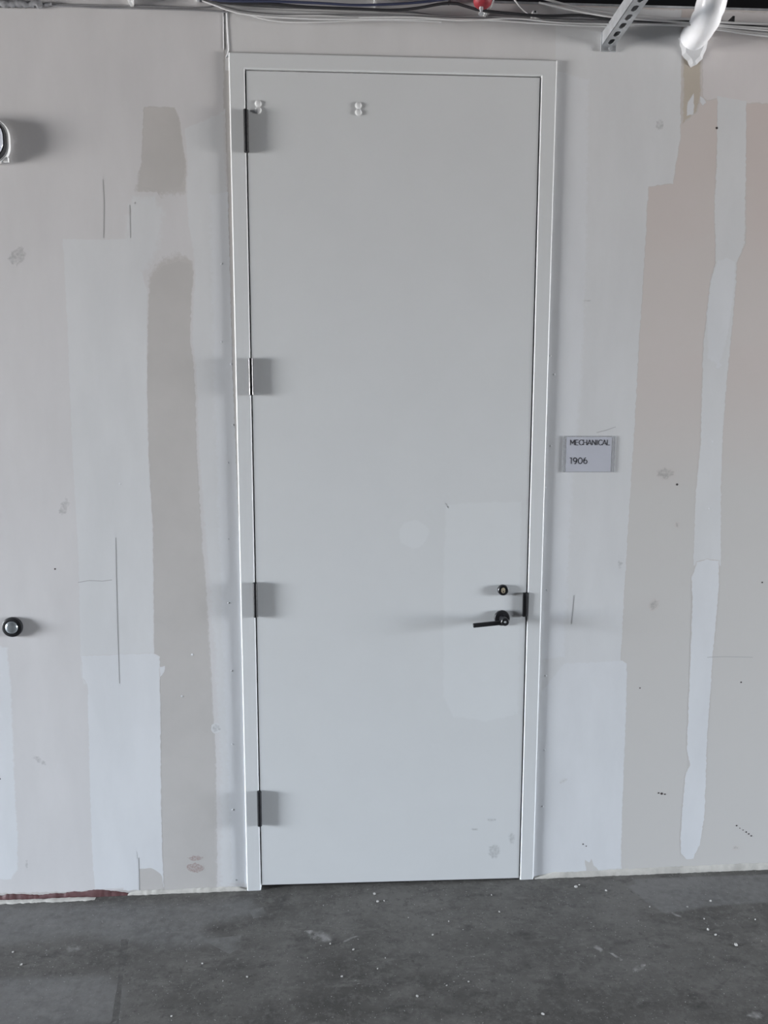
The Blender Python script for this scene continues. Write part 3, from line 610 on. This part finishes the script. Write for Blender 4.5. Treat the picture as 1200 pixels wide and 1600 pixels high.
for k in range(6):
    dv = k * 3.4; rj = lambda: random.uniform(-1.6, 1.6)
    cable([(316, -2 + k * .6), (338, 4 + k * 1.0), (372, 8 + dv * .7 + rj()), (430, 11 + dv + rj()), (500, 13 + dv * .9 + rj()), (560, 16 + dv * .8 + rj()), (630, 17 + dv * .75 + rj()), (690, 24 + dv * .45 + rj()), (760, 25 + dv * .4 + rj()), (840, 28 + dv * .5 + rj()), (940, 31 + dv * .5 + rj()), (1060, 35 + dv * .35 + rj()), (1200, 41 + dv * .9 + rj()), (1330, 46 + dv)], -.002 - .0062 * k, .0026, M_cwhite if k % 3 else M_cgrey, lw if k % 3 else 'grey cable in the loose bundle above the door', gW if k % 3 else gG)
cable([(800, -6), (812, 10), (826, 22), (845, 31), (880, 36), (940, 38)], -.014, .0026, M_cwhite, 'white cable dropping from the ceiling into the bundle left of the slotted channel', gW)
cable([(846, -3), (900, 11), (960, 21), (1040, 28), (1100, 31), (1150, 36), (1330, 40)], -.046, .0032, M_cwhite, 'white cable slanting behind the slotted channel towards the pipe', gW)
cable([(842, 4), (900, 17), (960, 27), (1040, 33), (1130, 40), (1330, 52)], -.054, .0028, M_cwhite, 'second white cable slanting behind the slotted channel, just below the first', gW)
cable([(560, 27), (650, 27), (720, 32), (800, 29), (870, 35), (940, 37.5), (1030, 38), (1130, 42), (1330, 60)], -.060, .0022, M_cwhite, 'slim white cable passing under the red pipe and behind the white pipe', gW)
cable([(773, -6), (770, 6), (764, 20), (758, 27)], -.012, .0024, M_cwhite, 'short white cable dropping beside the red pipe', gW)
cable([(1100, 30), (1137, 44), (1170, 49), (1210, 56), (1330, 66)], -.014, .0030, M_cwhite, 'white cable drooping below the others to the far side of the white pipe', gW)
cable([(-200, 2), (80, 9), (150, 12), (208, 13), (280, 15), (330, 17), (356, 19)], WY - .0045, .0024, M_cgrey, 'thin grey cable clipped along the wall on the hinge side of the door', gG)
cable([(-200, 0), (80, 7), (150, 9), (208, 9), (290, 12), (330, 10), (345, 4)], WY - .0045, .0022, M_cgrey, 'thinner grey cable just above the clipped one on the hinge side', gG)
cable([(322, 2), (345, 8), (375, 18), (405, 28), (432, 33), (470, 35), (540, 33), (600, 31), (690, 34)], -.006, .0026, M_cwhite, 'white cable hanging lowest in the bundle above the door', gW)
def clip(u, v, label, mat_=M_white, w_=.011, h_=.02):
    q_ = P(u, v, WY); r_ = thing('cable_clip', label, 'cable clip', 'cable clips at the wall top')
    obj('body', BX(q_.x - w_ / 2, q_.x + w_ / 2, WY - .034, WY - .001, q_.z - h_ / 2, q_.z + h_ / 2, bev=.002), mat_, r_)
    bm = bmesh.new(); lathe(bm, (q_.x, WY - .0335, q_.z + h_ * .2), (0, -1, 0), [(0, .0032), (.0015, .0028), (.0018, 0)], 12); obj('screw', bm, M_ink, r_)
    seat_root(r_, q_)
clip(207, 6, 'small white cable clip on the bare wall at the hinge side of the door')
clip(310, -1, 'pale cable clip where the bundle starts above the hinge side of the door frame')
clip(756, 25, 'small white cable clip just below the red pipe')
clip(832, 29, 'small white cable clip between the red pipe and the slotted channel', w_=.016, h_=.014)
clip(585, 8, 'thin white cable tie around the cables above the middle of the door', w_=.005, h_=.02)
clip(701, 3, 'black cable tie around the cables left of the red pipe', M_cblack, .006, .022)
clip(329, 0, 'black cable tie beside the pale clip at the start of the bundle', M_cblack, .009, .02)
clip(1138, 38, 'black cable tie next to the white pipe', M_cblack, .008, .018)

# grey fuzzy fill along the top left of the wall
bm = bmesh.new(); pts, rad = [], []
for i in range(60):
    u = -160 + 240 * i / 59; p = P(u, 3 + 4 * (u + 160) / 240 + random.uniform(-1, 1), WY - .008); pts.append(p); rad.append(.010 * random.uniform(.7, 1.2) * (1 if i < 56 else .5))
tube(bm, pts, rad, 10); tag(obj('fuzzy_filler', bm, M_fuzz, None, True), 'grey fuzzy filler strip along the top of the wall above the lamp', 'filler')

# ------------------------------------------------------------------ floor details
NZ = Vector((-.014, 0, 1)).normalized()
def on_concrete(name, tint, k, lo_):      # the slab's own shader tinted for scuffs and for painted window sheen
    m = M_conc.copy(); m.name = name; t = m.node_tree; b = t.nodes['Principled BSDF']; src = b.inputs['Base Color'].links[0].from_socket
    at = t.nodes.new('ShaderNodeAttribute'); at.attribute_name = 'feather'; g = t.nodes.new('ShaderNodeNewGeometry')
    n = t.nodes.new('ShaderNodeTexNoise'); n.inputs['Scale'].default_value = 45; n.inputs['Detail'].default_value = 8; t.links.new(g.outputs['Position'], n.inputs['Vector'])
    r = t.nodes.new('ShaderNodeMapRange'); r.inputs['From Min'].default_value = lo_; r.inputs['From Max'].default_value = .7; t.links.new(n.outputs['Fac'], r.inputs['Value'])
    p = t.nodes.new('ShaderNodeMath'); p.operation = 'MULTIPLY'; t.links.new(at.outputs['Fac'], p.inputs[0]); t.links.new(r.outputs[0], p.inputs[1])
    p2 = t.nodes.new('ShaderNodeMath'); p2.operation = 'MULTIPLY'; p2.inputs[1].default_value = k; t.links.new(p.outputs[0], p2.inputs[0])
    x = t.nodes.new('ShaderNodeMix'); x.data_type = 'RGBA'; x.inputs['B'].default_value = (*tint, 1); t.links.new(p2.outputs[0], x.inputs['Factor']); t.links.new(src, x.inputs['A']); t.links.new(x.outputs['Result'], b.inputs['Base Color'])
    return m
M_scuff = on_concrete('pale_scuff', (0.38, 0.37, 0.36), .8, .35); M_scuff2 = on_concrete('dark_scuff', (0.03, 0.03, 0.03), .4, .3); M_sheen = on_concrete('painted_sheen', (0.19, 0.187, 0.184), .55, -.1)  # the last one paints window sheen into the slab colour as paler patches
for pts_, m_, fe in [(blob(500, 1462, 26, 10, .2), M_scuff, .025), (blob(935, 1482, 9, 4, .5), M_scuff, .006), ([(950, 1488), (958, 1489), (974, 1500), (970, 1502)], M_scuff, .002), (blob(998, 1512, 12, 6, -.4), M_scuff, .012), (blob(1056, 1428, 12, 3, .4), M_scuff, .006), (blob(545, 1468, 16, 2, -.4), M_scuff, .004),
                 (blob(1180, 1586, 14, 7, .2), M_scuff, .012), (blob(115, 1482, 14, 7, -.1), M_scuff, .02), (blob(175, 1560, 22, 10, -.5), M_scuff, .03), (blob(440, 1412, 5, 26, .5), M_scuff2, .008), (blob(875, 1480, 4, 2, 0), M_scuff, .004), ([(976, 1384), (992, 1381), (985, 1372), (1100, 1368), (1330, 1362), (1330, 1390), (1200, 1412), (1110, 1418), (1040, 1430), (1005, 1408)], M_sheen, .012),
                     ([(-150, 1416), (120, 1408), (300, 1403), (400, 1398), (420, 1430), (330, 1452), (380, 1478), (260, 1490), (120, 1470), (-150, 1500)], M_sheen, .05), ([(-100, 1530), (60, 1522), (170, 1520), (205, 1545), (190, 1600), (-100, 1640)], M_sheen, .03), (blob(186, 1545, 2.5, 60, .12, 30, .35), M_scuff2, .012), (blob(1110, 1555, 70, 2.5, -.75, 24, .3), M_scuff2, .006)]:
    film('scuff_or_sheen', pts_, m_, floor, feather=fe, jit=0, to=PF, nrm=NZ, thick=.00005)
bm = bmesh.new()
for u, v, r in [(585, 1397, 4), (590, 1409, 4), (600, 1408, 3), (638, 1434, 2), (516, 1475, 3), (552, 1484, 3), (602, 1497, 2), (590, 1514, 2.5), (534, 1526, 3), (652, 1557, 3.5), (732, 1534, 2.5), (698, 1540, 2), (780, 1425, 3), (768, 1399, 3), (701, 1440, 3), (676, 1461, 3), (900, 1386, 5), (905, 1383, 3), (947, 1392, 4),
                (1106, 1453, 5), (1118, 1461, 4), (1110, 1408, 4), (1150, 1477, 5), (848, 1585, 4), (1100, 1436, 3), (1180, 1437, 3), (33, 1508, 4), (316, 1506, 3), (386, 1527, 3), (348, 1533, 2), (268, 1588, 2.5), (20, 1488, 3), (1015, 1417, 2.5), (1074, 1417, 2.5)]:
    p = PF(u, v); s = r * .0013
    M3 = Matrix.Translation(p + Vector((0, 0, s * .35))) @ Matrix.Rotation(random.random() * 6, 4, 'Z') @ Matrix.Diagonal((s, s * random.uniform(.5, 1), s * .55, 1))
    bmesh.ops.create_icosphere(bm, subdivisions=1, radius=1, matrix=M3)
for v_ in bm.verts: v_.co += Vector((random.uniform(-1, 1), random.uniform(-1, 1), random.uniform(-.5, .5))) * .0008
tag(obj('plaster_crumbs', bm, M_crumb), 'pale plaster crumbs scattered over the concrete floor', 'debris', kind='stuff')
